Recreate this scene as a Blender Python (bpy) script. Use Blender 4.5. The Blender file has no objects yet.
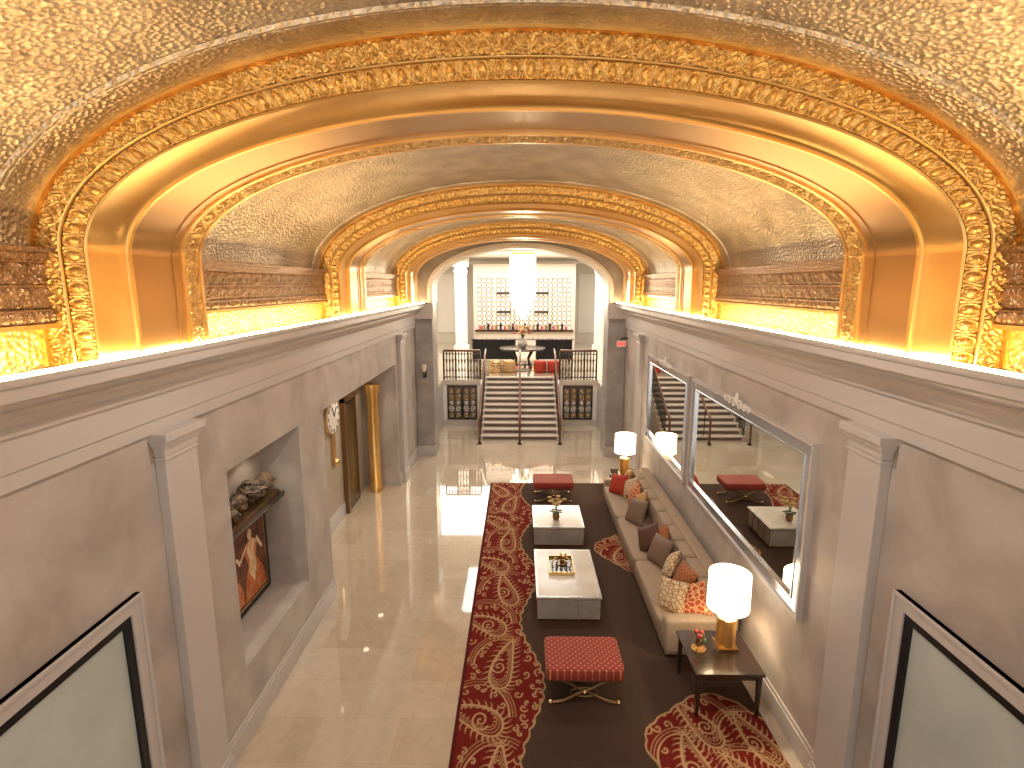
import bpy, math, random
import numpy as np
from mathutils import Vector, Matrix, Euler
random.seed(4); rng=np.random.RandomState(7)
D=bpy.data; SC=bpy.context.scene
try:
    SC.view_settings.view_transform='Standard'
except Exception: pass
pi=math.pi
# ------------------------------------------------------------ materials
def newmat(name):
    m=D.materials.new(name); m.use_nodes=True
    nt=m.node_tree; return m,nt,nt.nodes['Principled BSDF']
def mat(name,col,rough=.5,metal=0,col2=None,nscale=3,bump=None,emit=0,ecol=None,coat=0,lo=.35,hi=.65,trans=0,detail=5,dist=0):
    m,nt,b=newmat(name)
    b.inputs['Base Color'].default_value=(*col,1); b.inputs['Roughness'].default_value=rough
    b.inputs['Metallic'].default_value=metal; b.inputs['Coat Weight'].default_value=coat
    b.inputs['Transmission Weight'].default_value=trans
    tc=nt.nodes.new('ShaderNodeTexCoord')
    if col2:
        n=nt.nodes.new('ShaderNodeTexNoise'); n.inputs['Scale'].default_value=nscale; n.inputs['Detail'].default_value=detail
        n.inputs['Distortion'].default_value=dist
        nt.links.new(tc.outputs['Object'],n.inputs['Vector'])
        r=nt.nodes.new('ShaderNodeValToRGB'); r.color_ramp.elements[0].position=lo; r.color_ramp.elements[1].position=hi
        r.color_ramp.elements[0].color=(*col,1); r.color_ramp.elements[1].color=(*col2,1)
        nt.links.new(n.outputs['Fac'],r.inputs['Fac']); nt.links.new(r.outputs['Color'],b.inputs['Base Color'])
    if bump:
        kind,sc,st,dist=bump
        if kind=='v':
            n=nt.nodes.new('ShaderNodeTexVoronoi'); n.feature='SMOOTH_F1'; n.inputs['Scale'].default_value=sc; out=n.outputs['Distance']
            n.inputs['Smoothness'].default_value=.4
        else:
            n=nt.nodes.new('ShaderNodeTexNoise'); n.inputs['Scale'].default_value=sc; n.inputs['Detail'].default_value=4; out=n.outputs['Fac']
        nt.links.new(tc.outputs['Object'],n.inputs['Vector'])
        bp=nt.nodes.new('ShaderNodeBump'); bp.inputs['Strength'].default_value=st; bp.inputs['Distance'].default_value=dist
        nt.links.new(out,bp.inputs['Height']); nt.links.new(bp.outputs['Normal'],b.inputs['Normal'])
    if emit:
        b.inputs['Emission Color'].default_value=(*(ecol or col),1); b.inputs['Emission Strength'].default_value=emit
    return m
PL=mat('plaster_taupe',(.375,.325,.285),.5,0,(.54,.48,.43),1.7,('n',9,.15,.02),detail=9,lo=.32,hi=.68,dist=.6)
TR=mat('trim_paint',(.54,.49,.455),.38)
PANELW=mat('lobby_wall_paint',(.66,.60,.52),.6)
BEIGE=mat('recess_plaster',(.42,.35,.27),.6,0,(.50,.42,.33),2)
PIER=mat('pier_stone',(.29,.26,.24),.35,0,(.39,.355,.33),2.5)
HAM=mat('hammered_silver_gold_leaf',(.47,.395,.29),.38,.88,(.66,.57,.44),3,('v',34,.75,.014))
HAM2=mat('hammered_gold_deep',(.95,.64,.26),.35,.8,None,3,('v',26,.9,.014))
GOLD=mat('smooth_gold_paint',(.88,.56,.20),.28,.8,(.78,.45,.13),2,('n',30,.08,.01))
GOLDB=mat('panel_bronze_gold',(.50,.28,.10),.28,.75)
ORN=mat('ornament_gold',(.94,.65,.24),.28,.8,(.58,.33,.10),26,('v',75,.55,.008))
FRI=mat('frieze_bronze_gold',(.42,.27,.15),.33,.75,(.26,.155,.08),18,('v',70,.5,.008))
LED=mat('cove_led',(1,.80,.48),.5,emit=33,ecol=(1,.73,.36))
BLACK=mat('black_metal',(.012,.012,.014),.35,.3)
IRON=mat('dark_iron',(.05,.035,.025),.4,.7)
BRONZE=mat('aged_bronze',(.28,.17,.08),.35,.9)
BRASS=mat('brass',(.80,.55,.25),.25,1)
WOOD=mat('espresso_wood',(.020,.010,.007),.22,0,(.035,.018,.011),8,coat=.5)
RAILW=mat('rail_wood',(.16,.06,.03),.3)
MIR=mat('mirror_glass',(.78,.77,.72),.015,1)
MIRB=mat('mirror_bevel_frame',(.66,.69,.74),.18,.85)
FROST=mat('frosted_glass',(.40,.43,.39),.25,0,(.50,.53,.48),1.2,emit=.03,ecol=(.6,.7,.6))
SOFA=mat('sofa_fabric',(.32,.235,.16),.85,0,(.39,.29,.205),30,('n',220,.2,.003))
STONEW=mat('table_marble',(.72,.68,.60),.12,0,(.56,.50,.42),3,lo=.4,hi=.8)
SILV=mat('silver_leaf_panel',(.66,.63,.58),.22,.4,(.52,.49,.45),5)
SHADE=mat('lamp_shade',(1,.93,.8),.8,emit=2.4,ecol=(1,.86,.62))
CRY=mat('crystal_glow',(1,.95,.85),.2,emit=6,ecol=(1,.82,.55))
WHITEP=mat('white_paint',(.78,.74,.68),.5)
GREYP=mat('landing_panel_paint',(.42,.38,.34),.5)
LATT=mat('lattice_metal',(.26,.18,.12),.4,.5)
CREAM=mat('stair_stone',(.62,.54,.45),.3)
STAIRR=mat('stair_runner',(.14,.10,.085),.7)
CEIL=mat('lobby_ceiling_paint',(.82,.79,.73),.7)
RED=mat('exit_red',(.7,.02,.02),.5,emit=2,ecol=(1,.05,.03))
GREEN=mat('leaf',(.06,.12,.03),.5); PETAL=mat('petal',(.65,.42,.16),.5); REDF=mat('red_berry',(.45,.05,.03),.4)
ROCK=mat('raw_stone',(.03,.028,.024),.5,0,(.20,.13,.07),9,('n',14,1,.03))
def fabric(name,a,b_,scale,feat='dots'):
    m,nt,b=newmat(name); tc=nt.nodes.new('ShaderNodeTexCoord')
    v=nt.nodes.new('ShaderNodeTexVoronoi'); v.inputs['Scale'].default_value=scale
    if feat=='dots': v.inputs['Randomness'].default_value=0.0; v.voronoi_dimensions='2D'
    if feat=='edge': v.feature='DISTANCE_TO_EDGE'
    mp=nt.nodes.new('ShaderNodeMapping'); mp.inputs['Rotation'].default_value=(0,0,.785)
    nt.links.new(tc.outputs['Object'],mp.inputs['Vector']); nt.links.new(mp.outputs['Vector'],v.inputs['Vector'])
    r=nt.nodes.new('ShaderNodeValToRGB'); e=r.color_ramp.elements
    e[0].position=.16 if feat!='edge' else .06; e[1].position=.24 if feat!='edge' else .11
    e[0].color=(*b_,1); e[1].color=(*a,1)
    nt.links.new(v.outputs['Distance'],r.inputs['Fac']); nt.links.new(r.outputs['Color'],b.inputs['Base Color'])
    b.inputs['Roughness'].default_value=.8; b.inputs['Sheen Weight'].default_value=.1
    return m
OTT=fabric('red_diamond_fabric',(.30,.030,.018),(.56,.25,.10),17)
P_RED=mat('pillow_red',(.40,.035,.015),.8); P_PAT=fabric('pillow_paisley',(.42,.06,.022),(.66,.44,.20),15,'edge')
P_BRN=mat('pillow_brown',(.10,.04,.022),.7); P_TAU=mat('pillow_taupe',(.20,.13,.085),.7)
P_CRM=fabric('pillow_cream',(.66,.52,.33),(.34,.18,.07),16,'edge'); P_GLD=mat('pillow_gold',(.52,.28,.09),.6)
P_RST=fabric('pillow_rust',(.40,.13,.04),(.12,.04,.02),18,'dots')
# floor
def floormat():
    m,nt,b=newmat('polished_marble_tile'); tc=nt.nodes.new('ShaderNodeTexCoord')
    br=nt.nodes.new('ShaderNodeTexBrick'); br.inputs['Scale'].default_value=1.0
    br.inputs['Brick Width'].default_value=.92; br.inputs['Row Height'].default_value=.62; br.inputs['Mortar Size'].default_value=.0025; br.inputs['Mortar Smooth'].default_value=.5
    br.inputs['Color1'].default_value=(.50,.405,.295,1); br.inputs['Color2'].default_value=(.575,.48,.37,1); br.inputs['Mortar'].default_value=(.44,.35,.26,1)
    nt.links.new(tc.outputs['Object'],br.inputs['Vector'])
    n=nt.nodes.new('ShaderNodeTexNoise'); n.inputs['Scale'].default_value=7; n.inputs['Detail'].default_value=9; n.inputs['Distortion'].default_value=.8
    nt.links.new(tc.outputs['Object'],n.inputs['Vector'])
    mx=nt.nodes.new('ShaderNodeMix'); mx.data_type='RGBA'; mx.blend_type='SOFT_LIGHT'; mx.inputs[0].default_value=.28
    nt.links.new(br.outputs['Color'],mx.inputs[6]); nt.links.new(n.outputs['Fac'],mx.inputs[7])
    nt.links.new(mx.outputs[2],b.inputs['Base Color']); b.inputs['Roughness'].default_value=.05; b.inputs['Coat Weight'].default_value=1
    b.inputs['Coat Roughness'].default_value=.02; b.inputs['Specular IOR Level'].default_value=.7
    return m
FLOOR=floormat()
ART=mat('art_canvas',(.025,.012,.010),.35,0,(.22,.06,.025),4.5,detail=4,dist=1.5)
ARTF=mat('art_figure_paint',(.62,.40,.20),.4,0,(.80,.66,.46),9,dist=1)
ARTR=mat('art_drape_paint',(.45,.06,.02),.4,0,(.62,.26,.07),8,dist=1.5)
# ------------------------------------------------------------ mesh builder
class MB:
    def __init__(s): s.v=[];s.f=[];s.m=[];s.sm=[];s.mats=[]
    def mi(s,m):
        if m not in s.mats: s.mats.append(m)
        return s.mats.index(m)
    def add(s,vs,fs,m,smooth=False):
        o=len(s.v); s.v.extend([tuple(map(float,p)) for p in vs]); i=s.mi(m)
        for f in fs: s.f.append(tuple(o+k for k in f)); s.m.append(i); s.sm.append(smooth)
    def box(s,x0,x1,y0,y1,z0,z1,m,R=None,c=None):
        vs=[(x,y,z) for z in(z0,z1) for y in(y0,y1) for x in(x0,x1)]
        if R is not None:
            c=Vector(c); vs=[tuple(R@(Vector(v)-c)+c) for v in vs]
        s.add(vs,[(0,2,3,1),(4,5,7,6),(0,1,5,4),(2,6,7,3),(0,4,6,2),(1,3,7,5)],m)
    def taper(s,x,y,z0,z1,w0,w1,m):
        vs=[(x+a*w0,y+b*w0,z0) for b in(-1,1) for a in(-1,1)]+[(x+a*w1,y+b*w1,z1) for b in(-1,1) for a in(-1,1)]
        s.add(vs,[(0,2,3,1),(4,5,7,6),(0,1,5,4),(2,6,7,3),(0,4,6,2),(1,3,7,5)],m)
    def lathe(s,cx,cy,prof,m,n=32,cap=True,smooth=True):
        vs=[];k=len(prof)
        for r,z in prof:
            for i in range(n):
                a=2*pi*i/n; vs.append((cx+r*math.cos(a),cy+r*math.sin(a),z))
        fs=[(j*n+i,j*n+(i+1)%n,(j+1)*n+(i+1)%n,(j+1)*n+i) for j in range(k-1) for i in range(n)]
        s.add(vs,fs,m,smooth)
        if cap:
            s.add(vs[:n],[tuple(range(n))[::-1]],m); s.add(vs[-n:],[tuple(range(n))],m)
    def tube(s,pts,r,m,n=8,close=False):
        P=[Vector(p) for p in pts]; vs=[];N=len(P)
        for i,p in enumerate(P):
            if close: t=P[(i+1)%N]-P[i-1]
            else: t=P[min(i+1,N-1)]-P[max(i-1,0)]
            t.normalize(); up=Vector((0,0,1)) if abs(t.z)<.95 else Vector((0,1,0))
            if i==0: u=t.cross(up).normalized()
            else:
                u=(u-t*u.dot(t)); u=u.normalized() if u.length>1e-4 else t.cross(up).normalized()
            w=t.cross(u); rr=r[i] if isinstance(r,(list,tuple)) else r
            for k in range(n):
                a=2*pi*k/n; vs.append(tuple(p+u*math.cos(a)*rr+w*math.sin(a)*rr))
        fs=[(j*n+k,j*n+(k+1)%n,(j+1)*n+(k+1)%n,(j+1)*n+k) for j in range(N-1) for k in range(n)]
        if close: fs+=[((N-1)*n+k,(N-1)*n+(k+1)%n,(k+1)%n,k) for k in range(n)]
        else: fs+=[tuple(range(n))[::-1],tuple((N-1)*n+k for k in range(n))]
        s.add(vs,fs,m,True)
    def ball(s,c,r,m,nu=12,nv=8,jit=0):
        if not isinstance(r,(tuple,list)): r=(r,r,r)
        vs=[]
        for j in range(nv+1):
            ph=pi*j/nv
            for i in range(nu):
                a=2*pi*i/nu; q=1+(random.random()-.5)*jit
                vs.append((c[0]+r[0]*q*math.sin(ph)*math.cos(a),c[1]+r[1]*q*math.sin(ph)*math.sin(a),c[2]+r[2]*q*math.cos(ph)))
        fs=[(j*nu+i,(j+1)*nu+i,(j+1)*nu+(i+1)%nu,j*nu+(i+1)%nu) for j in range(nv) for i in range(nu)]
        s.add(vs,fs,m,jit==0)
    def grid(s,V,m,smooth=True,flip=False):
        N,M,_=V.shape; fs=[]
        for i in range(N-1):
            for j in range(M-1):
                f=(i*M+j,(i+1)*M+j,(i+1)*M+j+1,i*M+j+1); fs.append(f[::-1] if flip else f)
        s.add(V.reshape(-1,3).tolist(),fs,m,smooth)
    def build(s,name,bevel=0,seg=2,sub=0,loc=None):
        me=D.meshes.new(name); me.from_pydata(s.v,[],s.f)
        for m in s.mats: me.materials.append(m)
        me.polygons.foreach_set('material_index',s.m); me.polygons.foreach_set('use_smooth',s.sm); me.update()
        o=D.objects.new(name,me); SC.collection.objects.link(o)
        if bevel:
            b=o.modifiers.new('bevel','BEVEL'); b.width=bevel; b.segments=seg; b.limit_method='ANGLE'; b.angle_limit=.6
        return o
# ------------------------------------------------------------ shell
WX=3.03; Y0=-5.0; YE=15.6
b=MB()
b.box(-8,8,Y0,16.4,-.12,0,FLOOR); b.box(-2.75,2.75,16.4,19.9,-.12,0,FLOOR)
b.build('floor')
X0=-3.95
b=MB()
b.box(X0,-WX,Y0,5.35,0,4.45,PL)
b.box(X0,-WX,5.35,7.2,0,.8,PL); b.box(X0,-WX,5.35,7.2,3.1,4.45,PL); b.box(X0,-3.6,5.35,7.2,.8,3.1,PL)
b.box(X0,-WX,7.2,8.15,0,4.45,PL)
b.build('wall_left')
b=MB(); b.box(X0,-WX,8.15,13.1,3.1,4.45,PL); b.build('wall_left_header')
b=MB(); b.box(X0-.2,-3.87,8.15,13.1,0,3.1,BEIGE); b.build('wall_left_recess')
b=MB(); b.box(X0,-WX,13.1,16.4,0,4.45,PL); b.build('wall_left_far')
b=MB(); b.box(-3.4,-3.1,Y0,16.4,4.45,5.2,HAM2); b.build('wall_left_cove')
b=MB(); b.box(WX,3.4,Y0,16.4,0,4.45,PL); b.box(3.1,3.4,Y0,16.4,4.45,5.2,HAM2); b.build('wall_right')
# cornices
prof=[(0,3.80),(.035,3.80),(.035,3.90),(.05,3.915),(.05,4.12),(.075,4.125),(.075,4.15),(.085,4.17),(.115,4.20),(.14,4.25),(.15,4.26),(.15,4.29),(.21,4.31),(.26,4.335),(.28,4.36),(.28,4.375),(.33,4.38),(.33,4.45),(.345,4.46),(.35,4.475),(.35,4.505),(.335,4.505),(.335,4.47),(0,4.47)]
for sg,nm in((-1,'left'),(1,'right')):
    b=MB(); n=len(prof)
    vs=[(sg*(WX-p),y,z) for y in(Y0,YE) for p,z in prof]
    b.add(vs,[(i,(i+1)%n,n+(i+1)%n,n+i) for i in range(n)]+[tuple(range(n)),tuple(range(n,2*n))],TR)
    b.build('trim_cornice_'+nm)
    b=MB(); b.box(min(sg*2.715,sg*2.75),max(sg*2.715,sg*2.75),Y0,YE,4.475,4.52,LED); b.build('cove_light_strip')
# baseboards
def bb(name,sg,segs,x=WX):
    b=MB()
    for y0,y1 in segs:
        X=sorted((sg*x,sg*(x-.035))); b.box(X[0],X[1],y0,y1,0,.24,TR)
        X=sorted((sg*x,sg*(x-.022))); b.box(X[0],X[1],y0,y1,.24,.29,TR)
    return b.build(name,.006)
bb('baseboard_left',-1,[(Y0,8.15),(13.1,YE)]); bb('baseboard_right',1,[(Y0,YE)]); bb('baseboard_recess',-1,[(8.15,11.35)],3.87)
# vault
A,B,ZC=3.1,1.29,5.2
def path(N,zb,a=A,bb_=B,zc=ZC):
    th=np.linspace(0,pi,4001); x=a*np.cos(th); z=bb_*np.sin(th)
    s=np.concatenate([[0],np.cumsum(np.hypot(np.diff(x),np.diff(z)))]); leg=zc-zb; L=s[-1]+2*leg
    t=np.linspace(0,L,N); c=np.empty(N); sn=np.empty(N); zl=np.full(N,zc)
    for i,q in enumerate(t):
        if q<leg: c[i]=1; sn[i]=0; zl[i]=zb+q
        elif q>L-leg: c[i]=-1; sn[i]=0; zl[i]=zb+(L-q)
        else:
            T=np.interp(q-leg,s,th); c[i]=math.cos(T); sn[i]=math.sin(T)
    return t,c,sn,zl
def pts(P,o,y):
    t,c,s,zl=P; o=np.broadcast_to(o,c.shape)
    return np.stack([(A-o)*c,np.broadcast_to(y,c.shape),zl+(B-o)*s],1)
b=MB(); P=path(160,ZC)
ys=[Y0,3.5,8.6,13.7,YE]
b.grid(np.stack([pts(P,0,y) for y in ys],1),HAM)
b.build('ceiling')
def leaf(u,v):
    p=.17; k=2*pi*u/p
    S=np.sin(k)*.22+.5
    stem=np.exp(-((v-S)/.09)**2)
    h=stem*.7
    for off,vc in((.25,.28),(.75,.72)):
        q=((u/p-off+.5)%1.0-.5)*p/.13; w=(v-vc)
        r=np.hypot(q*1.0,w*1.1); an=np.arctan2(w,q)
        pet=np.clip(1-r/(.34+.12*np.cos(5*an+off*9)),0,1)**.5
        h=np.maximum(h,pet*(.7+.3*np.cos(5*an+off*9))*np.where(r<.09,1.3,1))
    lf=np.abs(np.sin(k*2.0+9*(v-.5)*np.sign(np.cos(k))))**.6*np.clip(np.abs(v-S)*3.5,0,1)*.75
    h=np.maximum(h,lf)
    h=h+.14*np.sin(k*5+26*v)*np.cos(k*2-11*v)
    return h*np.clip(np.sin(pi*v)*2.5,0,1)
def egg(u,v):
    p=.105; q=(u/p)%1.0-.5
    r=np.sqrt((q/.27)**2+((v-.52)/.42)**2)
    e=np.sqrt(np.clip(1-r**2,0,1))
    ring=np.exp(-((r-1.38)/.16)**2)*.55
    dart=np.exp(-((np.abs(q)-.5)/.05)**2)*.5
    return e+np.maximum(ring,dart)
def bead(u,v):
    q=(u/.045)%1.0-.5
    return np.sqrt(np.clip(1-(q/.45)**2-((v-.5)/.5)**2,0,1))
def band(b,P,Yb,o0,y0,o1,y1,M,hf,amp,m):
    L=math.hypot(o1-o0,y1-y0); no,ny=(y1-y0)/L,-(o1-o0)/L; cols=[]
    for j in range(M):
        v=j/(M-1); h=hf(P[0],v)*amp if hf else 0
        cols.append(pts(P,o0+(o1-o0)*v+h*no,Yb+y0+(y1-y0)*v+h*ny))
    b.grid(np.stack(cols,1),m)
def arch(Yb,N,M,name):
    b=MB(); P=path(N,4.475)
    def strip(prof,m): b.grid(np.stack([pts(P,o,Yb+y) for o,y in prof],1),m,False)
    def cap(prof,m): b.grid(np.stack([pts(P,o,Yb+y) for o,y in prof],1),m,True)
    strip([(0,-.03),(.02,-.03),(.02,0.0)],GOLD)
    band(b,P,Yb,.02,0,.15,.04,M,leaf,.03,ORN)
    cap([(.15+.012*math.sin(a),.04-.012+.0-.012*math.cos(a)) for a in np.linspace(0,pi,5)],GOLD)
    band(b,P,Yb,.155,.05,.25,.10,M,egg,.028,ORN)
    strip([(.25,.10),(.262,.09),(.275,.10),(.275,.13)],GOLD)
    cap([(.275+.055*(1-math.cos(a)),.13+.26*math.sin(a)) for a in np.linspace(0,pi/2,8)],GOLD)
    strip([(.33,.39),(.345,.39),(.345,.42),(.33,.42)],GOLD)
    strip([(.33,.42),(.33,.44),(.322,.44),(.322,.90),(.33,.90),(.33,1.0)],GOLDB)
    strip([(.33,1.0),(.345,1.0),(.345,1.04),(.335,1.04)],GOLD)
    band(b,P,Yb,.335,1.04,.335,1.24,M,leaf,.022,ORN)
    strip([(.335,1.24),(.345,1.24),(.345,1.28),(.30,1.30)],GOLD)
    band(b,P,Yb,.30,1.30,.27,1.36,max(4,M//2),bead,.014,ORN)
    strip([(.27,1.36),(.0,1.45)],GOLD)
    return b.build(name)
arch(3.52,1500,19,'ceiling_arch'); arch(8.58,800,10,'ceiling_arch'); arch(13.6,460,7,'ceiling_arch'); arch(-1.5,200,5,'ceiling_arch')
# concentric vault beads
b=MB()
for y in(3.22,5.30,8.28,10.36,13.32,.25):
    P=path(120,5.3-.1)
    b.grid(np.stack([pts(P,o,y+q) for o,q in((0,-.03),(.022,-.02),(.022,.0),(.008,.008),(.018,.016),(.018,.03),(0,.035))],1),HAM,False)
b.build('trim_vault_beads')
# friezes
def friezes():
    b=MB()
    for sg in(-1,1):
        for y0,y1,dn in((-.05,3.54,.011),(4.95,8.60,.018),(10.0,13.62,.03)):
            ny=int((y1-y0)/dn); yy=np.linspace(y0,y1,ny); nz=20
            def col(v,base=.06,amp=.022,hf=leaf): 
                return base+hf(yy,v)*amp
            for za,zb in((4.84,4.985),(4.995,5.14)):
                cols=[]
                for j in range(nz//2+1):
                    v=j/(nz//2); z=za+(zb-za)*v
                    cols.append(np.stack([sg*(A-col(v)),yy,np.full(ny,z)],1))
                b.grid(np.stack(cols,1),FRI)
            cols=[]
            for j in range(9):
                v=j/8; cols.append(np.stack([sg*(A-(.075+egg(yy*1.3,v)*.022)),yy,np.full(ny,4.76+.07*v)],1))
            b.grid(np.stack(cols,1),FRI)
            for z0,z1,p in((4.725,4.755,.095),(4.833,4.845,.085),(4.983,4.997,.075),(5.135,5.155,.08),(5.155,5.20,.10),(5.20,5.23,.13)):
                X=sorted((sg*A,sg*(A-p))); b.box(X[0],X[1],y0,y1,z0,z1,FRI if z0>4.75 else GOLD)
    b.build('trim_frieze')
friezes()
# end wall with arch
def endwall():
    b=MB(); N=120
    Pa=path(N,0,2.5,1.12,4.91)
    a,bz,zc=2.5,1.12,4.91
    inn=lambda y,k=0:np.stack([(a+k)*Pa[1],np.full(N,y),Pa[3]+(bz+k)*Pa[2]],1)
    out=lambda y:np.stack([(3.3)*Pa[1],np.full(N,y),Pa[3]+.25*np.clip((Pa[3])/4.91,0,1)+1.5*Pa[2]],1)
    b.grid(np.stack([inn(YE,.0),out(YE)],1),PIER,False)
    b.grid(np.stack([inn(YE,0),inn(16.4,0)],1),PIER,False)
    b.grid(np.stack([inn(16.4),np.stack([8*Pa[1],np.full(N,16.4),Pa[3]+3*Pa[2]],1)],1),PANELW,False)
    idx=np.where((Pa[2]>0.02)|(Pa[3]>4.45))[0]
    pr=[(.12,YE-.01),(.12,YE-.05),(.03,YE-.06),(0,YE-.03),(-.03,YE-.03),(-.03,16.42)]
    b.grid(np.stack([inn(y,k)[idx] for k,y in pr],1),WHITEP,False)
    b.build('wall_end')
endwall()
b=MB()
for sg in(-1,1):
    X=sorted((sg*2.46,sg*3.03)); b.box(X[0],X[1],YE-.06,YE+.02,0,.3,TR); b.box(X[0],X[1],YE-.10,YE-.005,4.05,4.47,TR)
    X=sorted((sg*2.50,sg*3.0)); b.box(X[0],X[1],YE-.03,YE-.002,.3,4.05,PIER)
b.build('trim_piers',.008)
for sg in(-1,):
    b=MB(); x=sg*2.75; y=YE-.031
    b.box(x-.05,x+.05,y-.02,y,2.35,2.65,BLACK); b.tube([(x,y-.02,2.5),(x,y-.10,2.45),(x,y-.12,2.55)],.012,BRASS,6)
    b.lathe(x,y-.12,[(.05,2.55),(.075,2.75)],WHITEP,16,False)
    b.build('wall_sconce')
# pilasters
def pilaster(sg,y0,y1,name):
    b=MB(); 
    def bx(p,e,z0,z1):
        X=sorted((sg*WX,sg*(WX-p))); b.box(X[0],X[1],y0-e,y1+e,z0,z1,TR)
    bx(.09,0,.3,3.6); bx(.12,.03,0,.26); bx(.105,.015,.26,.30)
    bx(.105,.012,3.56,3.585); bx(.10,.008,3.6,3.66); bx(.115,.02,3.66,3.69); bx(.135,.04,3.69,3.73); bx(.16,.06,3.73,3.80)
    b.build(name,.006)
for sg in(-1,1):
    pilaster(sg,4.30,4.75,'trim_pilaster'); pilaster(sg,13.35,13.8,'trim_pilaster')
# ---------------------------------------------------------- near windows
def sidewin(sg,y0,y1,z0,z1,name):
    b=MB()
    def fr(p0,p1,w,m,e):
        X=sorted((sg*(WX-p0),sg*(WX-p1)))
        b.box(X[0],X[1],y0+e,y1-e,z1-e-w,z1-e,m); b.box(X[0],X[1],y0+e,y1-e,z0+e,z0+e+w,m)
        b.box(X[0],X[1],y0+e,y0+e+w,z0+e+w,z1-e-w,m); b.box(X[0],X[1],y1-e-w,y1-e,z0+e+w,z1-e-w,m)
    fr(0,.05,.12,TR,0); fr(0,.065,.03,TR,.0); fr(0,.035,.07,BLACK,.12)
    X=sorted((sg*(WX-.002),sg*(WX-.012))); b.box(X[0],X[1],y0+.19,y1-.19,z0+.19,z1-.19,FROST)
    b.build(name,.004)
sidewin(-1,1.9,3.9,.75,2.62,'window_1'); sidewin(1,1.9,4.02,.75,2.62,'window_2')
# ---------------------------------------------------------- mirrors
def mirror(y0,y1,z0,z1):
    b=MB(); sg=1
    def ring(p0,p1,e,w,m):
        X0,X1=WX-p1,WX-p0
        b.box(X0,X1,y0+e,y1-e,z1-e-w,z1-e,m); b.box(X0,X1,y0+e,y1-e,z0+e,z0+e+w,m)
        b.box(X0,X1,y0+e,y0+e+w,z0+e+w,z1-e-w,m); b.box(X0,X1,y1-e-w,y1-e,z0+e+w,z1-e-w,m)
    ring(.0,.07,0,.035,TR); ring(0,.05,.035,.13,MIRB); ring(0,.06,.165,.018,MIRB)
    b.box(WX-.025,WX-.005,y0+.17,y1-.17,z0+.17,z1-.17,MIR)
    ym=(y0+y1)/2
    for s in(-1,1):
        for k,(cy,R) in enumerate(((.10,.09),(.27,.075),(.40,.055))):
            P=[]
            for i in range(22):
                a=i/21*3.6*pi*.75; r=R*(1-i/26)
                P.append((WX-.075,ym+s*(cy+r*math.cos(a)),z1-.02+r*math.sin(a)*.8))
            b.tube(P,.014,WHITEP,6)
    b.ball((WX-.075,ym,z1+.05),(.02,.05,.09),WHITEP)
    b.build('wall_mirror')
mirror(5.35,9.3,1.45,3.42); mirror(9.5,12.6,1.45,3.42)
# ---------------------------------------------------------- niche content
b=MB(); fx=-3.58
b.box(fx,fx+.05,5.95,7.08,.82,2.12,BLACK); b.box(fx+.05,fx+.056,6.05,6.98,.92,2.02,ART)
b.box(fx+.05,fx+.06,6.03,6.05,.90,2.04,BRASS); b.box(fx+.05,fx+.06,6.98,7.0,.90,2.04,BRASS)
b.box(fx+.05,fx+.06,6.03,7.0,2.02,2.04,BRASS); b.box(fx+.05,fx+.06,6.03,7.0,.90,.92,BRASS)
def flat(pl,m,x): b.add([(x,y,z) for y,z in pl],[tuple(range(len(pl)))],m)
# painted standing figure with drape
flat([(6.38,.95),(6.95,.95),(6.90,1.2),(6.72,1.45),(6.78,1.62),(6.66,1.74),(6.50,1.72),(6.44,1.58),(6.52,1.42),(6.42,1.2)],ARTR,fx+.0575)
flat([(6.52,1.30),(6.64,1.12),(6.72,1.35),(6.67,1.55),(6.74,1.68),(6.64,1.73),(6.55,1.71),(6.50,1.60),(6.56,1.46)],ARTF,fx+.0585)
flat([(6.60+.055*math.cos(a),1.80+.075*math.sin(a)) for a in np.linspace(0,2*pi,17)[:-1]],ARTF,fx+.0585)
flat([(6.74,1.66),(6.88,1.48),(6.92,1.50),(6.78,1.72)],ARTF,fx+.0585)
flat([(6.50,1.66),(6.30,1.50),(6.22,1.62),(6.26,1.64),(6.32,1.56),(6.50,1.71)],ARTF,fx+.0585)
flat([(6.10,.96),(6.34,.96),(6.36,1.1),(6.26,1.32),(6.12,1.22)],ARTR,fx+.0575)
b.build('framed_painting')
b=MB(); b.box(-3.60,-3.25,5.75,7.12,2.14,2.2,WOOD); b.box(-3.60,-3.30,5.8,7.08,2.2,2.24,BRONZE)
for i in range(34):
    b.ball((-3.42+random.uniform(-.08,.07),random.uniform(5.85,7.02),2.29+random.uniform(0,.18)),(random.uniform(.05,.10),random.uniform(.06,.14),random.uniform(.04,.09)),ROCK,7,5,.45)
b.build('stone_sculpture_shelf')
b=MB()
for y in(5.8,6.7):
    b.lathe(-3.28,y,[(.05,3.088),(.05,3.097)],CRY,16)
b.build('recessed_downlight')
b=MB()
for y in(9.2,11.0,12.3): b.lathe(-3.45,y,[(.06,3.088),(.06,3.097)],CRY,16)
b.build('recessed_downlight')
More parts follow.
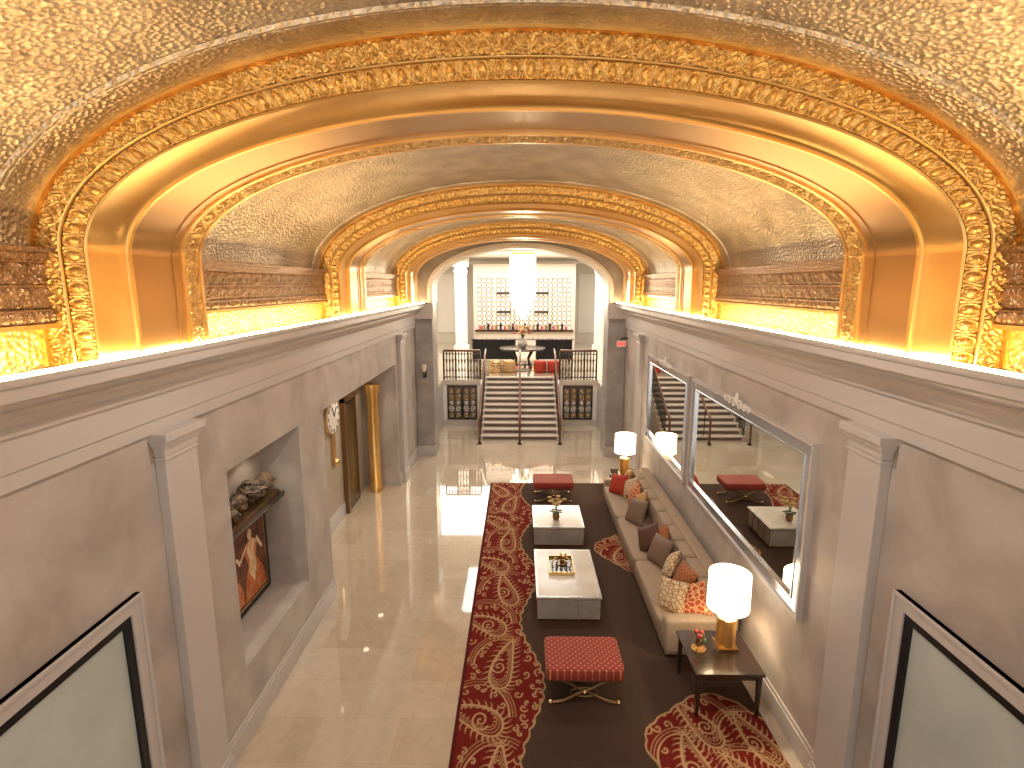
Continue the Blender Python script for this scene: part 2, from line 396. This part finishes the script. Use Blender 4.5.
# recess: door + column + clock
b=MB()
b.box(-3.865,-3.81,11.45,12.35,.001,2.5,BLACK); b.box(-3.81,-3.795,11.52,11.9,.05,2.42,WOOD); b.box(-3.81,-3.795,11.92,12.28,.05,2.42,WOOD)
b.box(-3.865,-3.76,11.37,11.45,.001,2.6,BRONZE); b.box(-3.865,-3.76,11.37,12.4,2.5,2.62,BRONZE)
b.build('door_1',.005)
b=MB(); b.lathe(-3.55,12.80,[(.17,0),(.17,.12),(.14,.14),(.135,2.4),(.16,2.46),(.18,2.6),(.18,2.66)],GOLD,28); b.build('gilded_column')
b=MB()
def disc(b,x,y,z,r,t,m,n=40):
    vs=[(x,y+r*math.cos(2*pi*i/n),z+r*math.sin(2*pi*i/n)) for i in range(n)]+[(x+t,y+r*.97*math.cos(2*pi*i/n),z+r*.97*math.sin(2*pi*i/n)) for i in range(n)]
    b.add(vs,[(i,(i+1)%n,n+(i+1)%n,n+i) for i in range(n)]+[tuple(range(n)),tuple(range(n,2*n))],m)
disc(b,-3.865,10.8,2.35,.40,.05,BRASS); disc(b,-3.815,10.8,2.35,.35,.012,WHITEP)
for k in range(12):
    a=k*pi/6; y,z=10.8+.29*math.cos(a),2.35+.29*math.sin(a); b.box(-3.803,-3.795,y-.012,y+.012,z-.03,z+.03,BLACK)
b.tube([(-3.79,10.8,2.35),(-3.79,10.95,2.52)],.01,BLACK); b.tube([(-3.79,10.8,2.35),(-3.79,10.72,2.55)],.008,BLACK)
b.box(-3.865,-3.81,10.74,10.86,1.35,1.97,BRASS); b.ball((-3.81,10.8,1.38),.09,BRASS)
b.build('wall_clock')
b=MB(); b.box(2.72,2.97,15.3,15.34,3.28,3.46,WHITEP)
for i,x in enumerate((2.755,2.81,2.865,2.92)):
    b.box(x-.014,x+.014,15.292,15.3,3.32,3.42,RED)
b.box(2.83,2.86,15.305,15.335,3.46,3.52,BLACK); b.box(2.83,WX,15.305,15.335,3.50,3.53,BLACK)
b.build('exit_sign')
# ---------------------------------------------------------- rug
def rug():
    x0,x1,y0,y1=-.74,2.86,2.6,13.3; r=.0095
    nx=int((x1-x0)/r)+1; ny=int((y1-y0)/r)+1
    xs=x0+np.arange(nx)*r; ysr=y0+np.arange(ny)*r
    X,Y=np.meshgrid(xs,ysr)
    cream=np.zeros((ny,nx))
    bx=.16+.15*np.sin(2*pi*(Y-.3)/2.6)+.03*np.abs(np.sin(2*pi*Y/.40))
    mask=X<bx
    big=[]; k=0; yy=2.9
    while yy<13.2:
        big.append((-.36+.14*(-1)**k,yy,.31,(-1)**k,1.35)); k+=1; yy+=.90
    for cx,cy in((2.25,5.15),(2.3,9.7)):
        R=.86; an=np.arctan2(Y-cy,X-cx); rr=np.hypot(X-cx,Y-cy)
        mask|=rr<R*(.92+.07*np.cos(an*4+.6)+.03*np.abs(np.cos(an*9)))
        for q in range(4):
            a=q*2*pi/4+.4; big.append((cx+.42*math.cos(a),cy+.42*math.sin(a),.30,(-1)**q,1.1))
    def stamp(px,py,w,A=cream,fac=1):
        i=(px-x0)/r; j=(py-y0)/r; k=w/r; i0,i1=max(0,int(i-k-1)),min(nx,int(i+k+2)); j0,j1=max(0,int(j-k-1)),min(ny,int(j+k+2))
        if i0>=i1 or j0>=j1: return
        jj,ii=np.mgrid[j0:j1,i0:i1]; d=np.hypot(ii-i,jj-j); c=np.clip(k-d+.5,0,1)
        A[j0:j1,i0:i1]=np.maximum(A[j0:j1,i0:i1],c)
    def curve(f,n,w0,w1):
        for q in range(n):
            t=q/(n-1); px,py=f(t); stamp(px,py,w0+(w1-w0)*t)
    occ=[]
    for cx,cy,R,s,st in big:
        ph=random.uniform(0,6.28)
        def tear(sc):
            out=[]
            for q in range(180):
                t=q/179*2*pi
                bx_=R*sc*.62*math.cos(t); ln=R*sc*1.05*math.sin(t)
                w=bx_*(1-.55*(math.sin(t)*.5+.5)); bend=s*.35*R*sc*((ln/(R*sc)+1)**2)*.5
                X_=w+bend-s*.2*R; Y_=ln
                out.append((cx+X_*math.cos(ph*.15)-Y_*math.sin(ph*.15),cy+st*(X_*math.sin(ph*.15)+Y_*math.cos(ph*.15))))
            return out
        for sc,w in((1.0,.013),(.86,.005),(.74,.005)):
            for p in tear(sc): stamp(p[0],p[1],w)
        T=tear(1.08)
        for q in range(0,180,6):
            p=T[q]; n_=T[(q+2)%180]; dx,dy=n_[0]-p[0],n_[1]-p[1]; L=math.hypot(dx,dy)+1e-6; nx_,ny_=dy/L,-dx/L
            for u in np.linspace(0,1,9):
                stamp(p[0]+nx_*.085*u+dx/L*.05*u*u,p[1]+ny_*.085*u+dy/L*.05*u*u,.011*(1-.6*u))
        for q in range(0,180,9):
            p=tear(.64)[q]; stamp(p[0],p[1],.011)
        def f(t):
            th=t*11; rr=R*.36*(1-t)**.9; return cx+rr*math.cos(ph+s*th)-s*.05,cy-.05+st*rr*math.sin(ph+s*th)
        curve(f,160,.012,.007)
        for e in(0,.04,.075):
            def tl(t,e=e):
                return cx-s*(R*.8+.14+e)*math.cos(t*2.1), cy+st*(R*1.05+.06+e)*math.sin(t*2.1)
            curve(tl,140,.012 if e==0 else .005,.004)
        occ.append((cx,cy,R*.98))
    for _ in range(9000):
        px,py=random.uniform(x0+.04,x1),random.uniform(y0,y1); i=int((px-x0)/r)-1; j=min(ny-1,int((py-y0)/r))
        if not mask[j,i]: continue
        R=random.uniform(.03,.075)
        if any(((px-a)/1.0)**2+((py-c)/1.2)**2<(R+d*.9)**2 for a,c,d in occ): continue
        w=int(R/r*.55)
        if cream[max(0,j-w):j+w+1,max(0,i-w):i+w+1].any(): continue
        occ.append((px,py,R)); ph=random.uniform(0,6.28); s=random.choice((-1,1))
        curve(lambda t:(px+R*(1-t)*math.cos(ph+s*t*7),py+1.3*R*(1-t)*math.sin(ph+s*t*7)),40,.010,.006)
    m=mask.astype(float); er=mask.copy()
    for dx in(-2,0,2):
        for dy in(-2,0,2): er&=np.roll(np.roll(mask,dx,1),dy,0)
    edge=(mask&~er)
    red=np.array([.155,.014,.010]); crm=np.array([.50,.32,.16]); brn=np.array([.068,.040,.028])
    c=cream*m; C=brn*(1-m[...,None])+m[...,None]*red; C=C*(1-c[...,None])+crm*c[...,None]; C[edge]=crm*.8
    ed=(X<x0+.04); C[ed]=np.array([.09,.012,.01])
    C*= (1+.16*(rng.rand(ny,nx,1)-.5))
    nv=nx*ny; co=np.stack([X,Y,np.full_like(X,.016)],-1).reshape(-1,3).astype(np.float32)
    idx=np.arange(nv).reshape(ny,nx); q=np.stack([idx[:-1,:-1],idx[:-1,1:],idx[1:,1:],idx[1:,:-1]],-1).reshape(-1,4)
    me=D.meshes.new('area_rug'); me.vertices.add(nv); me.vertices.foreach_set('co',co.ravel())
    me.loops.add(q.size); me.loops.foreach_set('vertex_index',q.ravel().astype(np.int32))
    me.polygons.add(len(q)); me.polygons.foreach_set('loop_start',np.arange(0,q.size,4,dtype=np.int32))
    me.update(calc_edges=True); me.validate()
    at=me.color_attributes.new('Col','FLOAT_COLOR','POINT'); rgba=np.ones((nv,4),np.float32); rgba[:,:3]=C.reshape(-1,3); at.data.foreach_set('color',rgba.ravel())
    m_,nt,bs=newmat('rug_wool'); a=nt.nodes.new('ShaderNodeAttribute'); a.attribute_name='Col'; nt.links.new(a.outputs['Color'],bs.inputs['Base Color'])
    bs.inputs['Roughness'].default_value=.95; bs.inputs['Specular IOR Level'].default_value=.1
    me.materials.append(m_); o=D.objects.new('area_rug',me); SC.collection.objects.link(o)
    sm=o.modifiers.new('thickness','SOLIDIFY'); sm.thickness=.014; sm.offset=-1
rug()
RZ=.017
# ---------------------------------------------------------- sofa
def softbox(b,x0,x1,y0,y1,z0,z1,m,e=.22):
    cx,cy,cz=(x0+x1)/2,(y0+y1)/2,(z0+z1)/2; hx,hy,hz=(x1-x0)/2,(y1-y0)/2,(z1-z0)/2
    vs=[];NU,NV=32,12
    sg=lambda w,p: math.copysign(abs(w)**p,w)
    for j in range(NV+1):
        ph=-pi/2+pi*j/NV
        for i in range(NU):
            a=2*pi*i/NU
            vs.append((cx+hx*sg(math.cos(ph),e)*sg(math.cos(a),e),cy+hy*sg(math.cos(ph),e)*sg(math.sin(a),e),cz+hz*sg(math.sin(ph),e*1.3)))
    b.add(vs,[(j*NU+i,j*NU+(i+1)%NU,(j+1)*NU+(i+1)%NU,(j+1)*NU+i) for j in range(NV) for i in range(NU)],m,True)
b=MB(); sy0,sy1=6.62,12.15
b.box(1.98,2.90,sy0+.03,sy1-.03,RZ+.05,.26,SOFA)
for y in np.linspace(sy0+.1,sy1-.1,6):
    for x in(2.03,2.85): b.box(x-.03,x+.03,y-.03,y+.03,RZ,RZ+.06,WOOD)
n=3; L=(sy1-sy0-.36)/n
for i in range(n):
    a=sy0+.18+i*L; softbox(b,1.92,2.72,a+.004,a+L-.004,.24,.47,SOFA,.14)
b.box(2.66,2.93,sy0+.02,sy1-.02,.2,.74,SOFA)
nb=9; Lb=(sy1-sy0-.30)/nb
for i in range(nb):
    a=sy0+.15+i*Lb; softbox(b,2.56,2.82,a+.002,a+Lb-.002,.42,.84,SOFA,.24)
softbox(b,2.74,2.95,sy0,sy1,.60,.88,SOFA,.2)
for a in(sy0,sy1-.2): softbox(b,1.95,2.9,a,a+.2,.10,.60,SOFA,.2)
b.build('sofa',.02)
def pillow(loc,w,rot,m,t=.085):
    b=MB(); n=14; V=np.zeros((n,n,3))
    for s in(1,-1):
        for i in range(n):
            for j in range(n):
                u=-1+2*i/(n-1); v=-1+2*j/(n-1)
                k=(max(0,1-abs(u)**3)*max(0,1-abs(v)**3))**.5
                pin=1-.07*(1-abs(u*v))*max(abs(u),abs(v))
                V[i,j]=(w*u*pin,w*v*pin,s*t*k)
        b.grid(V.copy(),m,True,s<0)
    o=b.build('throw_pillow'); o.location=loc; o.rotation_euler=rot
def lean(x,y,z,w,m,az=0,tilt=65,roll=0):
    R=Euler((0,math.radians(-tilt),math.radians(az))).to_matrix()@Euler((0,0,math.radians(roll))).to_matrix()
    pillow((x,y,z),w,R.to_euler(),m)
for a in((2.16,7.12,.66,.23,P_CRM,35,62,10),(2.40,6.98,.66,.24,P_PAT,50,56,30),(2.44,7.48,.69,.23,P_RST,10,68,0),(2.38,7.95,.68,.22,P_CRM,-15,66,40),
         (2.32,8.42,.68,.24,P_TAU,20,64,5),(2.24,8.86,.68,.23,P_BRN,30,64,35),(2.42,8.75,.70,.22,P_RST,10,70,45),
         (2.26,10.0,.68,.25,P_TAU,25,64,10),(2.42,10.35,.70,.22,P_GLD,0,70,40),(2.40,10.85,.70,.22,P_PAT,10,68,40),
         (2.18,11.5,.67,.23,P_RED,35,62,10),(2.40,11.2,.70,.22,P_CRM,20,66,30),(2.42,11.75,.70,.22,P_GLD,-10,68,20)):
    lean(*a)
# ---------------------------------------------------------- coffee tables
def coffee(x0,x1,y0,y1,h):
    b=MB(); z=RZ
    b.box(x0+.04,x1-.04,y0+.04,y1-.04,z,z+.05,BRASS)
    b.box(x0+.015,x1-.015,y0+.015,y1-.015,z+.05,h-.05,SILV)
    nn=3
    for e in range(nn+1):
        x=x0+.012+(x1-x0-.044)*e/nn
        b.box(x,x+.02,y0+.004,y0+.016,z+.05,h-.05,SILV)
    m=4
    for e in range(m+1):
        y=y0+.012+(y1-y0-.044)*e/m
        b.box(x0+.004,x0+.016,y,y+.02,z+.05,h-.05,BRASS); b.box(x1-.016,x1-.004,y,y+.02,z+.05,h-.05,BRASS)
    b.box(x0,x1,y0,y1,h-.05,h-.035,BRASS); b.box(x0-.008,x1+.008,y0-.008,y1+.008,h-.035,h,SILV)
    b.box(x0+.03,x1-.03,y0+.03,y1-.03,h-.03,h+.002,STONEW)
    b.build('coffee_table',.004)
coffee(.26,1.22,7.42,8.90,.44); coffee(.27,1.24,9.80,10.85,.44)
b=MB(); cx,cy,z=.68,8.30,.444
b.box(cx-.20,cx+.20,cy-.27,cy+.27,z,z+.02,WOOD)
for s in(-1,1):
    b.box(cx+s*.2-.008,cx+s*.2+.008,cy-.27,cy+.27,z,z+.06,BRASS); b.box(cx-.2,cx+.2,cy+s*.27-.008,cy+s*.27+.008,z,z+.06,BRASS)
for i in range(4):
    P=[(cx-.10+.07*i+.05*math.cos(a),cy-.05+.10*math.cos(a+i)*.7,z+.10+.075*math.sin(a)) for a in np.linspace(0,2*pi,20)[:-1]]
    b.tube(P,.012,BRASS,6,True)
b.box(cx-.15,cx+.12,cy-.24,cy-.10,z+.02,z+.05,WOOD); b.lathe(cx+.05,cy+.15,[(.04,z+.02),(.06,z+.06),(.05,z+.14),(.03,z+.16)],BRASS,16)
b.build('decorative_tray',.003)
def orchid(cx,cy,z,s,name,pm=PETAL):
    b=MB(); b.lathe(cx,cy,[(.05*s,z),(.07*s,z+.05*s),(.065*s,z+.12*s),(.045*s,z+.15*s)],BRONZE,18)
    for k in range(5):
        a=k*1.26; P=[(cx+math.cos(a)*.16*s*t*t,cy+math.sin(a)*.16*s*t*t,z+.14*s+.36*s*t-.08*s*t**4) for t in np.linspace(0,1,9)]
        b.tube(P,.006*s,GREEN,5)
        for t in(4,6,8):
            p=P[t]
            for q in range(5):
                w=q*1.257; b.ball((p[0]+.025*s*math.cos(w),p[1]+.025*s*math.sin(w),p[2]),(.022*s,.022*s,.012*s),pm,6,4)
        b.ball((cx+math.cos(a+.6)*.08*s,cy+math.sin(a+.6)*.08*s,z+.17*s),(.07*s,.03*s,.012*s),GREEN,8,4)
    b.build(name)
orchid(.72,10.15,.443,1.0,'orchid_arrangement')
# ---------------------------------------------------------- ottomans
def ottoman(cx,cy,w=.47,d=.33,h=.50):
    b=MB(); softbox(b,cx-w,cx+w,cy-d,cy+d,h-.15,h,OTT,.14)
    b.box(cx-w+.01,cx+w-.01,cy-d+.01,cy+d-.01,h-.13,h-.07,OTT)
    b.box(cx-w+.02,cx+w-.02,cy-d+.02,cy+d-.02,h-.17,h-.12,BRONZE)
    for s in(-1,1):
        y=cy+s*(d-.05)
        for q in(-1,1):
            P=[]
            for t in np.linspace(0,1,17):
                x=cx+q*(w-.06)*(1-2*t)*(abs(1-2*t)**-.25 if abs(1-2*t)>1e-3 else 1)
                P.append((x,y,RZ+.018+(h-.17-RZ)*(1-t)+.05*math.sin(2*pi*t)))
            b.tube(P,.018,BRONZE,8)
        b.ball((cx,y,RZ+.16),.035,BRASS)
        for q in(-1,1): b.ball((cx+q*(w-.06),y,RZ+.021),(.03,.03,.02),BRASS)
        b.tube([(cx+.17*math.cos(a),y,RZ+.16+.06*math.sin(a)) for a in np.linspace(0,2*pi,20)[:-1]],.010,BRONZE,6,True)
    b.tube([(cx,cy-d+.05,RZ+.16),(cx,cy+d-.05,RZ+.16)],.014,BRONZE)
    b.build('ottoman_bench')
ottoman(.79,6.10); ottoman(.79,12.33)
# ---------------------------------------------------------- side tables and lamps
def sidetable(x0,x1,y0,y1,h):
    b=MB(); b.box(x0,x1,y0,y1,h-.035,h,WOOD); b.box(x0+.04,x1-.04,y0+.04,y1-.04,h-.11,h-.035,WOOD)
    for x in(x0+.05,x1-.05):
        for y in(y0+.05,y1-.05): b.taper(x,y,RZ,h-.04,.018,.028,WOOD)
    b.build('side_table',.005)
def lamp(cx,cy,h,pw):
    b=MB()
    b.box(cx-.12,cx+.12,cy-.12,cy+.12,h,h+.03,BRASS)
    b.lathe(cx,cy,[(.115,h+.03),(.118,h+.05),(.118,h+.40)],GOLD,28); b.lathe(cx,cy,[(.118,h+.40),(.03,h+.43),(.018,h+.45),(.018,h+.62)],BRASS,28)
    z0,z1=h+.53,h+.97
    b.lathe(cx,cy,[(.25,z0),(.245,z1)],SHADE,40,False); b.lathe(cx,cy,[(.243,z0),(.238,z1)],SHADE,40,False)
    for a in range(3):
        w=a*2.094; b.tube([(cx,cy,z1-.03),(cx+.238*math.cos(w),cy+.238*math.sin(w),z1-.03)],.004,BRASS,5)
    b.tube([(cx,cy,h+.6),(cx,cy,z1+.03)],.008,BRASS,6); b.ball((cx,cy,z1+.04),.018,BRASS)
    b.build('table_lamp')
    l=D.lights.new('lamp_bulb','POINT'); l.energy=pw; l.color=(1,.80,.52); l.shadow_soft_size=.05
    o=D.objects.new('lamp_bulb',l); o.location=(cx+.05,cy,h+.75); SC.collection.objects.link(o)
sidetable(2.03,2.83,5.60,6.42,.60); lamp(2.55,6.12,.601,38)
sidetable(2.20,2.85,12.28,12.95,.52); lamp(2.52,12.62,.521,38)
b=MB(); b.lathe(2.20,6.05,[(.09,.601),(.09,.615)],BRASS,20); b.lathe(2.20,6.05,[(.03,.615),(.045,.66),(.04,.72)],BRASS,14)
for k in range(9):
    b.ball((2.20+random.uniform(-.06,.06),6.05+random.uniform(-.06,.06),.75+random.uniform(-.02,.06)),.028,REDF if k%2 else GREEN,7,5)
b.build('small_flower_bowl')
# ---------------------------------------------------------- stairs & landing
LZ=1.65; NR=11; SY=17.25; RUN=.26
b=MB()
for i in range(NR):
    y=SY+i*RUN; z=(i+1)*LZ/NR; yb=19.98
    b.box(-1.34,1.34,y,yb,z-LZ/NR,z-.035,CREAM); b.box(-1.36,1.36,y-.025,yb,z-.035,z,CREAM)
    if i<NR-1: b.box(-1.2,1.2,y+.03,y+RUN-.003,z,z+.004,CREAM)
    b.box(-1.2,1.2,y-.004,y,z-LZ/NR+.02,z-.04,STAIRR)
b.build('staircase')
def stairrail(x,name):
    b=MB(); ye=SY+(NR-1)*RUN; sl=LZ/(NR*RUN)
    zt=lambda y: max(0,(y-SY)*sl+LZ/NR)
    top=[(x,SY-.45,.02),(x,SY-.45,.75),(x,SY-.40,.86),(x,SY-.25,.93),(x,SY,1.0)]+[(x,y,zt(y)+.90) for y in np.linspace(SY+.3,ye,6)]+[(x,ye+.5,LZ+.98)]
    b.tube(top,.035,RAILW,8)
    if x!=0:
        b.tube([(x,y,zt(y)+.12) for y in np.linspace(SY+.05,ye,6)],.016,IRON,6)
        for i in range((NR-1)*2):
            y=SY+.06+i*RUN/2; b.tube([(x,y,LZ/NR*(int((y-SY)/RUN)+1)),(x,y,zt(y)+.9)],.014,IRON,5)
    else:
        for i in range(0,NR,3):
            y=SY+.1+i*RUN; b.tube([(x,y,LZ/NR*(i+1)),(x,y,zt(y)+.9)],.016,IRON,6)
    b.lathe(x,SY-.45,[(.07,0),(.07,.03),(.03,.06),(.028,.7)],IRON,14)
    b.build(name)
for x in(-1.28,0,1.28): stairrail(x,'stair_handrail')
FY=19.2
b=MB()
b.box(-8,-1.4,FY,34,LZ-.12,LZ,FLOOR); b.box(1.4,8,FY,34,LZ-.12,LZ,FLOOR); b.box(-1.4,1.4,20.0,34,LZ-.12,LZ,FLOOR)
b.box(-8,-2.75,16.4,FY,LZ-.12,LZ,FLOOR); b.box(2.75,8,16.4,FY,LZ-.12,LZ,FLOOR)
b.build('floor_lobby')
for sg,nm in((-1,'left'),(1,'right')):
    b=MB()
    X=sorted((sg*1.40,sg*2.9)); b.box(X[0],X[1],FY,FY+.2,0,LZ-.12,GREYP); b.box(X[0],X[1],FY-.06,FY,LZ-.16,LZ+.01,CREAM); b.box(X[0],X[1],FY-.04,FY,0,.2,TR)
    for x in(1.46,2.68): X=sorted((sg*(x-.07),sg*(x+.07))); b.box(X[0],X[1],FY-.05,FY,.2,LZ-.16,WHITEP)
    b.build('wall_landing_'+nm)
    b=MB(); X=sorted((sg*2.75,sg*2.95)); b.box(X[0],X[1],16.4,FY,0,LZ-.12,GREYP); b.build('wall_pit_'+nm)
PD=mat('panel_dark',(.16,.13,.11),.3,.3)
def ironpanel(cx):
    b=MB(); y=FY-.045; w=.24
    b.box(cx-w,cx+w,y,y+.04,.25,1.42,PD)
    for s in(-1,1):
        b.tube([(cx+s*w,y-.01,.25),(cx+s*w,y-.01,1.42)],.020,IRON)
        for zc,R in((.60,.11),(1.0,.12),(.82,.07),(1.24,.08),(.36,.08)):
            P=[]
            for i in range(26):
                a=i/25*3*pi; r=R*(1-i/30); P.append((cx+s*(.12+r*math.cos(a)*.9),y-.015,zc+r*math.sin(a)))
            b.tube(P,.014,WHITEP if zc in(.82,.60) else BRASS,5)
    for z in(.25,1.42): b.tube([(cx-w,y-.01,z),(cx+w,y-.01,z)],.02,IRON)
    b.tube([(cx,y-.01,.25),(cx,y-.01,1.42)],.016,IRON)
    b.build('wrought_iron_panel')
for x in(-2.33,-1.80,1.80,2.33): ironpanel(x)
def lrail(x0,x1):
    b=MB(); y=FY+.06
    b.tube([(x0,y,LZ+1.05),(x1,y,LZ+1.05)],.04,RAILW); b.tube([(x0,y,LZ+.93),(x1,y,LZ+.93)],.016,IRON); b.tube([(x0,y,LZ+.1),(x1,y,LZ+.1)],.02,IRON)
    n=12
    for i in range(n+1):
        x=x0+(x1-x0)*i/n; b.tube([(x,y,LZ),(x,y,LZ+1.03)],.018 if i%4 else .032,IRON,6)
        if i<n:
            xm=x+(x1-x0)/n/2; R=abs(x1-x0)/n/2*.9
            b.tube([(xm+R*math.cos(a),y,LZ+.52+.22*math.sin(a)) for a in np.linspace(0,2*pi,14)[:-1]],.012,BRONZE,5,True)
    b.build('landing_railing')
lrail(-2.72,-1.42); lrail(1.42,2.72)
# ---------------------------------------------------------- lobby
b=MB(); b.box(-8.2,-8,16.4,34,LZ,6.5,PANELW); b.build('wall_lobby_left')
b=MB(); b.box(8,8.2,16.4,34,LZ,6.5,PANELW); b.build('wall_lobby_right')
b=MB(); b.box(-8,8,32,32.2,LZ,6.5,PANELW)
for x in(-6,-4.1,4.1,6): b.box(x-.7,x+.7,31.95,32,LZ+.6,5.6,WHITEP)
b.build('wall_lobby_back')
b=MB(); b.box(-8,8,16.4,34,6.42,6.55,CEIL); b.build('ceiling_lobby')
b=MB()
for x in(-3.4,3.3): b.box(x-.05,x+.1,18,31.8,6.25,6.41,WHITEP)
b.box(-8,8,20.6,20.9,6.2,6.25,WHITEP); b.box(-8,8,30.4,30.7,6.15,6.25,WHITEP)
b.build('trim_lobby_beams')
def column(x,y,r=.28):
    b=MB(); b.box(x-r-.08,x+r+.08,y-r-.08,y+r+.08,LZ,LZ+.3,WHITEP)
    b.box(x-r,x+r,y-r,y+r,LZ+.3,5.9,WHITEP); b.box(x-r-.05,x+r+.05,y-r-.05,y+r+.05,5.6,5.7,WHITEP); b.box(x-r-.1,x+r+.1,y-r-.1,y+r+.1,5.9,6.41,WHITEP)
    b.build('lobby_column',.01)
for x in(-3.0,4.1): column(x,28.0)
column(4.2,24.5,.22)
b=MB(); y=29.6
FRM=mat('screen_frame_stone',(.56,.48,.41),.5)
b.box(-2.3,2.75,y+.05,y+.15,2.6,5.35,mat('screen_back',(.76,.70,.61),.5,emit=.45,ecol=(1,.90,.74)))
b.box(-2.5,2.95,y-.1,y+.15,LZ,2.6,FRM); b.box(-2.5,2.95,y-.05,y+.15,5.35,6.1,FRM)
b.box(-2.5,-2.28,y-.06,y+.15,2.6,5.35,FRM); b.box(2.73,2.95,y-.06,y+.15,2.6,5.35,FRM)
nx=20; nz=11
for i in range(nx):
    for j in range(nz):
        cx=-2.3+(i+.5)*5.05/nx; cz=2.6+(j+.5)*2.75/nz
        R=.125; b.tube([(cx+R*math.cos(a),y,cz+R*math.sin(a)) for a in np.linspace(0,2*pi,9)[:-1]],.019,LATT,4,True)
for x in(-1.35,-.42,.68,1.6): b.box(x-.05,x+.05,y-.05,y+.05,2.6,5.35,FRM)
for xa,xb in((-1.25,-.5),(.78,1.5)):
    for z in(3.5,4.5): b.box(xa,xb,y-.1,y+.02,z,z+.12,WOOD)
for i in range(22): b.box(-2.2+i*.22,-2.08+i*.22,y-.2,y-.1,2.62,2.62+.18+.08*(i%3),REDF if i%3==0 else (BRASS if i%3==1 else WOOD))
b.box(-2.4,2.85,y-.3,y-.1,2.52,2.62,WOOD)
b.build('decorative_lattice_screen')
b=MB(); cx,cy=.12,25.0
b.lathe(cx,cy,[(.5,6.3),(.5,6.41)],BRASS,24)
for R,n,z0 in((.55,22,4.4),(.42,18,4.0),(.28,12,3.7),(.12,6,3.5)):
    for i in range(n):
        a=2*pi*i/n; b.tube([(cx+R*math.cos(a),cy+R*math.sin(a),z0+random.uniform(-.1,.1)),(cx+R*math.cos(a),cy+R*math.sin(a),6.3)],.026,CRY,4)
for z in(6.0,5.2,4.6): b.tube([(cx+.57*math.cos(a),cy+.57*math.sin(a),z) for a in np.linspace(0,2*pi,25)[:-1]],.03,BRASS,5,True)
b.build('chandelier')
b=MB(); cx,cy=.1,22.4
b.lathe(cx,cy,[(.92,LZ+.74),(.95,LZ+.76),(.95,LZ+.80),(.93,LZ+.81)],WOOD,40)
for k in range(4):
    a=k*pi/2+.78; b.tube([(cx+.5*math.cos(a),cy+.5*math.sin(a),LZ),(cx+.34*math.cos(a),cy+.34*math.sin(a),LZ+.35),(cx+.6*math.cos(a),cy+.6*math.sin(a),LZ+.75)],.045,WOOD,8)
b.lathe(cx,cy,[(.40,LZ+.12),(.42,LZ+.17)],WOOD,24)
b.build('round_entry_table')
z=LZ+.811
b=MB(); b.lathe(cx,cy,[(.12,z),(.2,z+.1),(.2,z+.25),(.1,z+.36),(.13,z+.42)],SILV,24)
for k in range(26):
    a=random.uniform(0,6.28); r=random.uniform(.1,.45); h=random.uniform(.2,.55)
    b.tube([(cx,cy,z+.36),(cx+r*.4*math.cos(a),cy+r*.4*math.sin(a),z+.36+h*.7),(cx+r*math.cos(a),cy+r*math.sin(a),z+.36+h)],.008,BRONZE,4)
    b.ball((cx+r*math.cos(a),cy+r*math.sin(a),z+.36+h),.05,PETAL if k%3 else REDF,6,5)
b.build('flower_vase')
for x,c in((-.95,BRASS),(-.42,P_GLD),(.78,P_RED),(1.3,P_RED)):
    b=MB(); yy=21.0; b.lathe(x,yy,[(.20,LZ),(.24,LZ+.04),(.24,LZ+.40),(.20,LZ+.45)],c,24)
    for zz in(.1,.2,.3): b.lathe(x,yy,[(.245,LZ+zz),(.25,LZ+zz+.02),(.245,LZ+zz+.04)],P_CRM if x<0 else P_RED,24,False)
    b.build('drum_stool')
b=MB(); b.box(-2.1,-.2,24.0,24.6,LZ+.1,LZ+.95,BLACK); b.box(.7,2.3,24.0,24.6,LZ+.1,LZ+.95,BLACK); b.box(-2.15,2.35,23.95,24.65,LZ+.95,LZ+1.0,WOOD)
for x in(-2.0,-.3,.8,2.2): b.box(x-.04,x+.04,24.1,24.5,LZ,LZ+.1,BLACK)
b.build('reception_console',.01)
# ---------------------------------------------------------- lights
def light(kind,name,loc,e,col,size=.1,rot=(0,0,0),sy=None,spot=None):
    l=D.lights.new(name,kind); l.energy=e; l.color=col
    if kind=='AREA':
        l.size=size
        if sy: l.shape='RECTANGLE'; l.size_y=sy
    else: l.shadow_soft_size=size
    if spot: l.spot_size=math.radians(spot); l.spot_blend=.7
    o=D.objects.new(name,l); o.location=loc; o.rotation_euler=rot; SC.collection.objects.link(o); return o
W=(1,.86,.68)
light('AREA','lobby_fill_area',(0,26,6.1),950,(1,.95,.87),9,(0,0,0),6)  # added area fill that brightens lobby and stairs, not a ceiling fitting
light('AREA','lobby_fill_area',(0,18.6,6.1),190,(1,.95,.87),4,(0,0,0),3)
light('POINT','chandelier_bulb',(.12,23.9,4.6),330,(1,.88,.70),.4)
for y in(5.8,6.7): light('SPOT','niche_spot',(-3.28,y,3.08),16,W,.03,(0,0,0),None,100)
for y in(9.2,11.0,12.3): light('SPOT','recess_spot',(-3.45,y,3.08),34,W,.03,(0,0,0),None,110)
for y in(4.2,9.3,14.4): 
    for x in(-.9,.9): light('SPOT','hall_fill_spot',(x,y,6.05),150,(1,.93,.85),.06,(0,0,0),None,160)  # added fill spots to lift walls and floor; the arches carry no fixtures
w=D.worlds.new('World'); SC.world=w; w.use_nodes=True
w.node_tree.nodes['Background'].inputs[0].default_value=(1,.97,.93,1); w.node_tree.nodes['Background'].inputs[1].default_value=1.8
# ---------------------------------------------------------- camera
c=D.cameras.new('camera'); c.sensor_width=36; c.lens=19.2; c.clip_start=.05
co=D.objects.new('camera',c); co.location=(0,0,5); co.rotation_euler=(math.radians(79.7),0,math.radians(.84)); SC.collection.objects.link(co); SC.camera=co
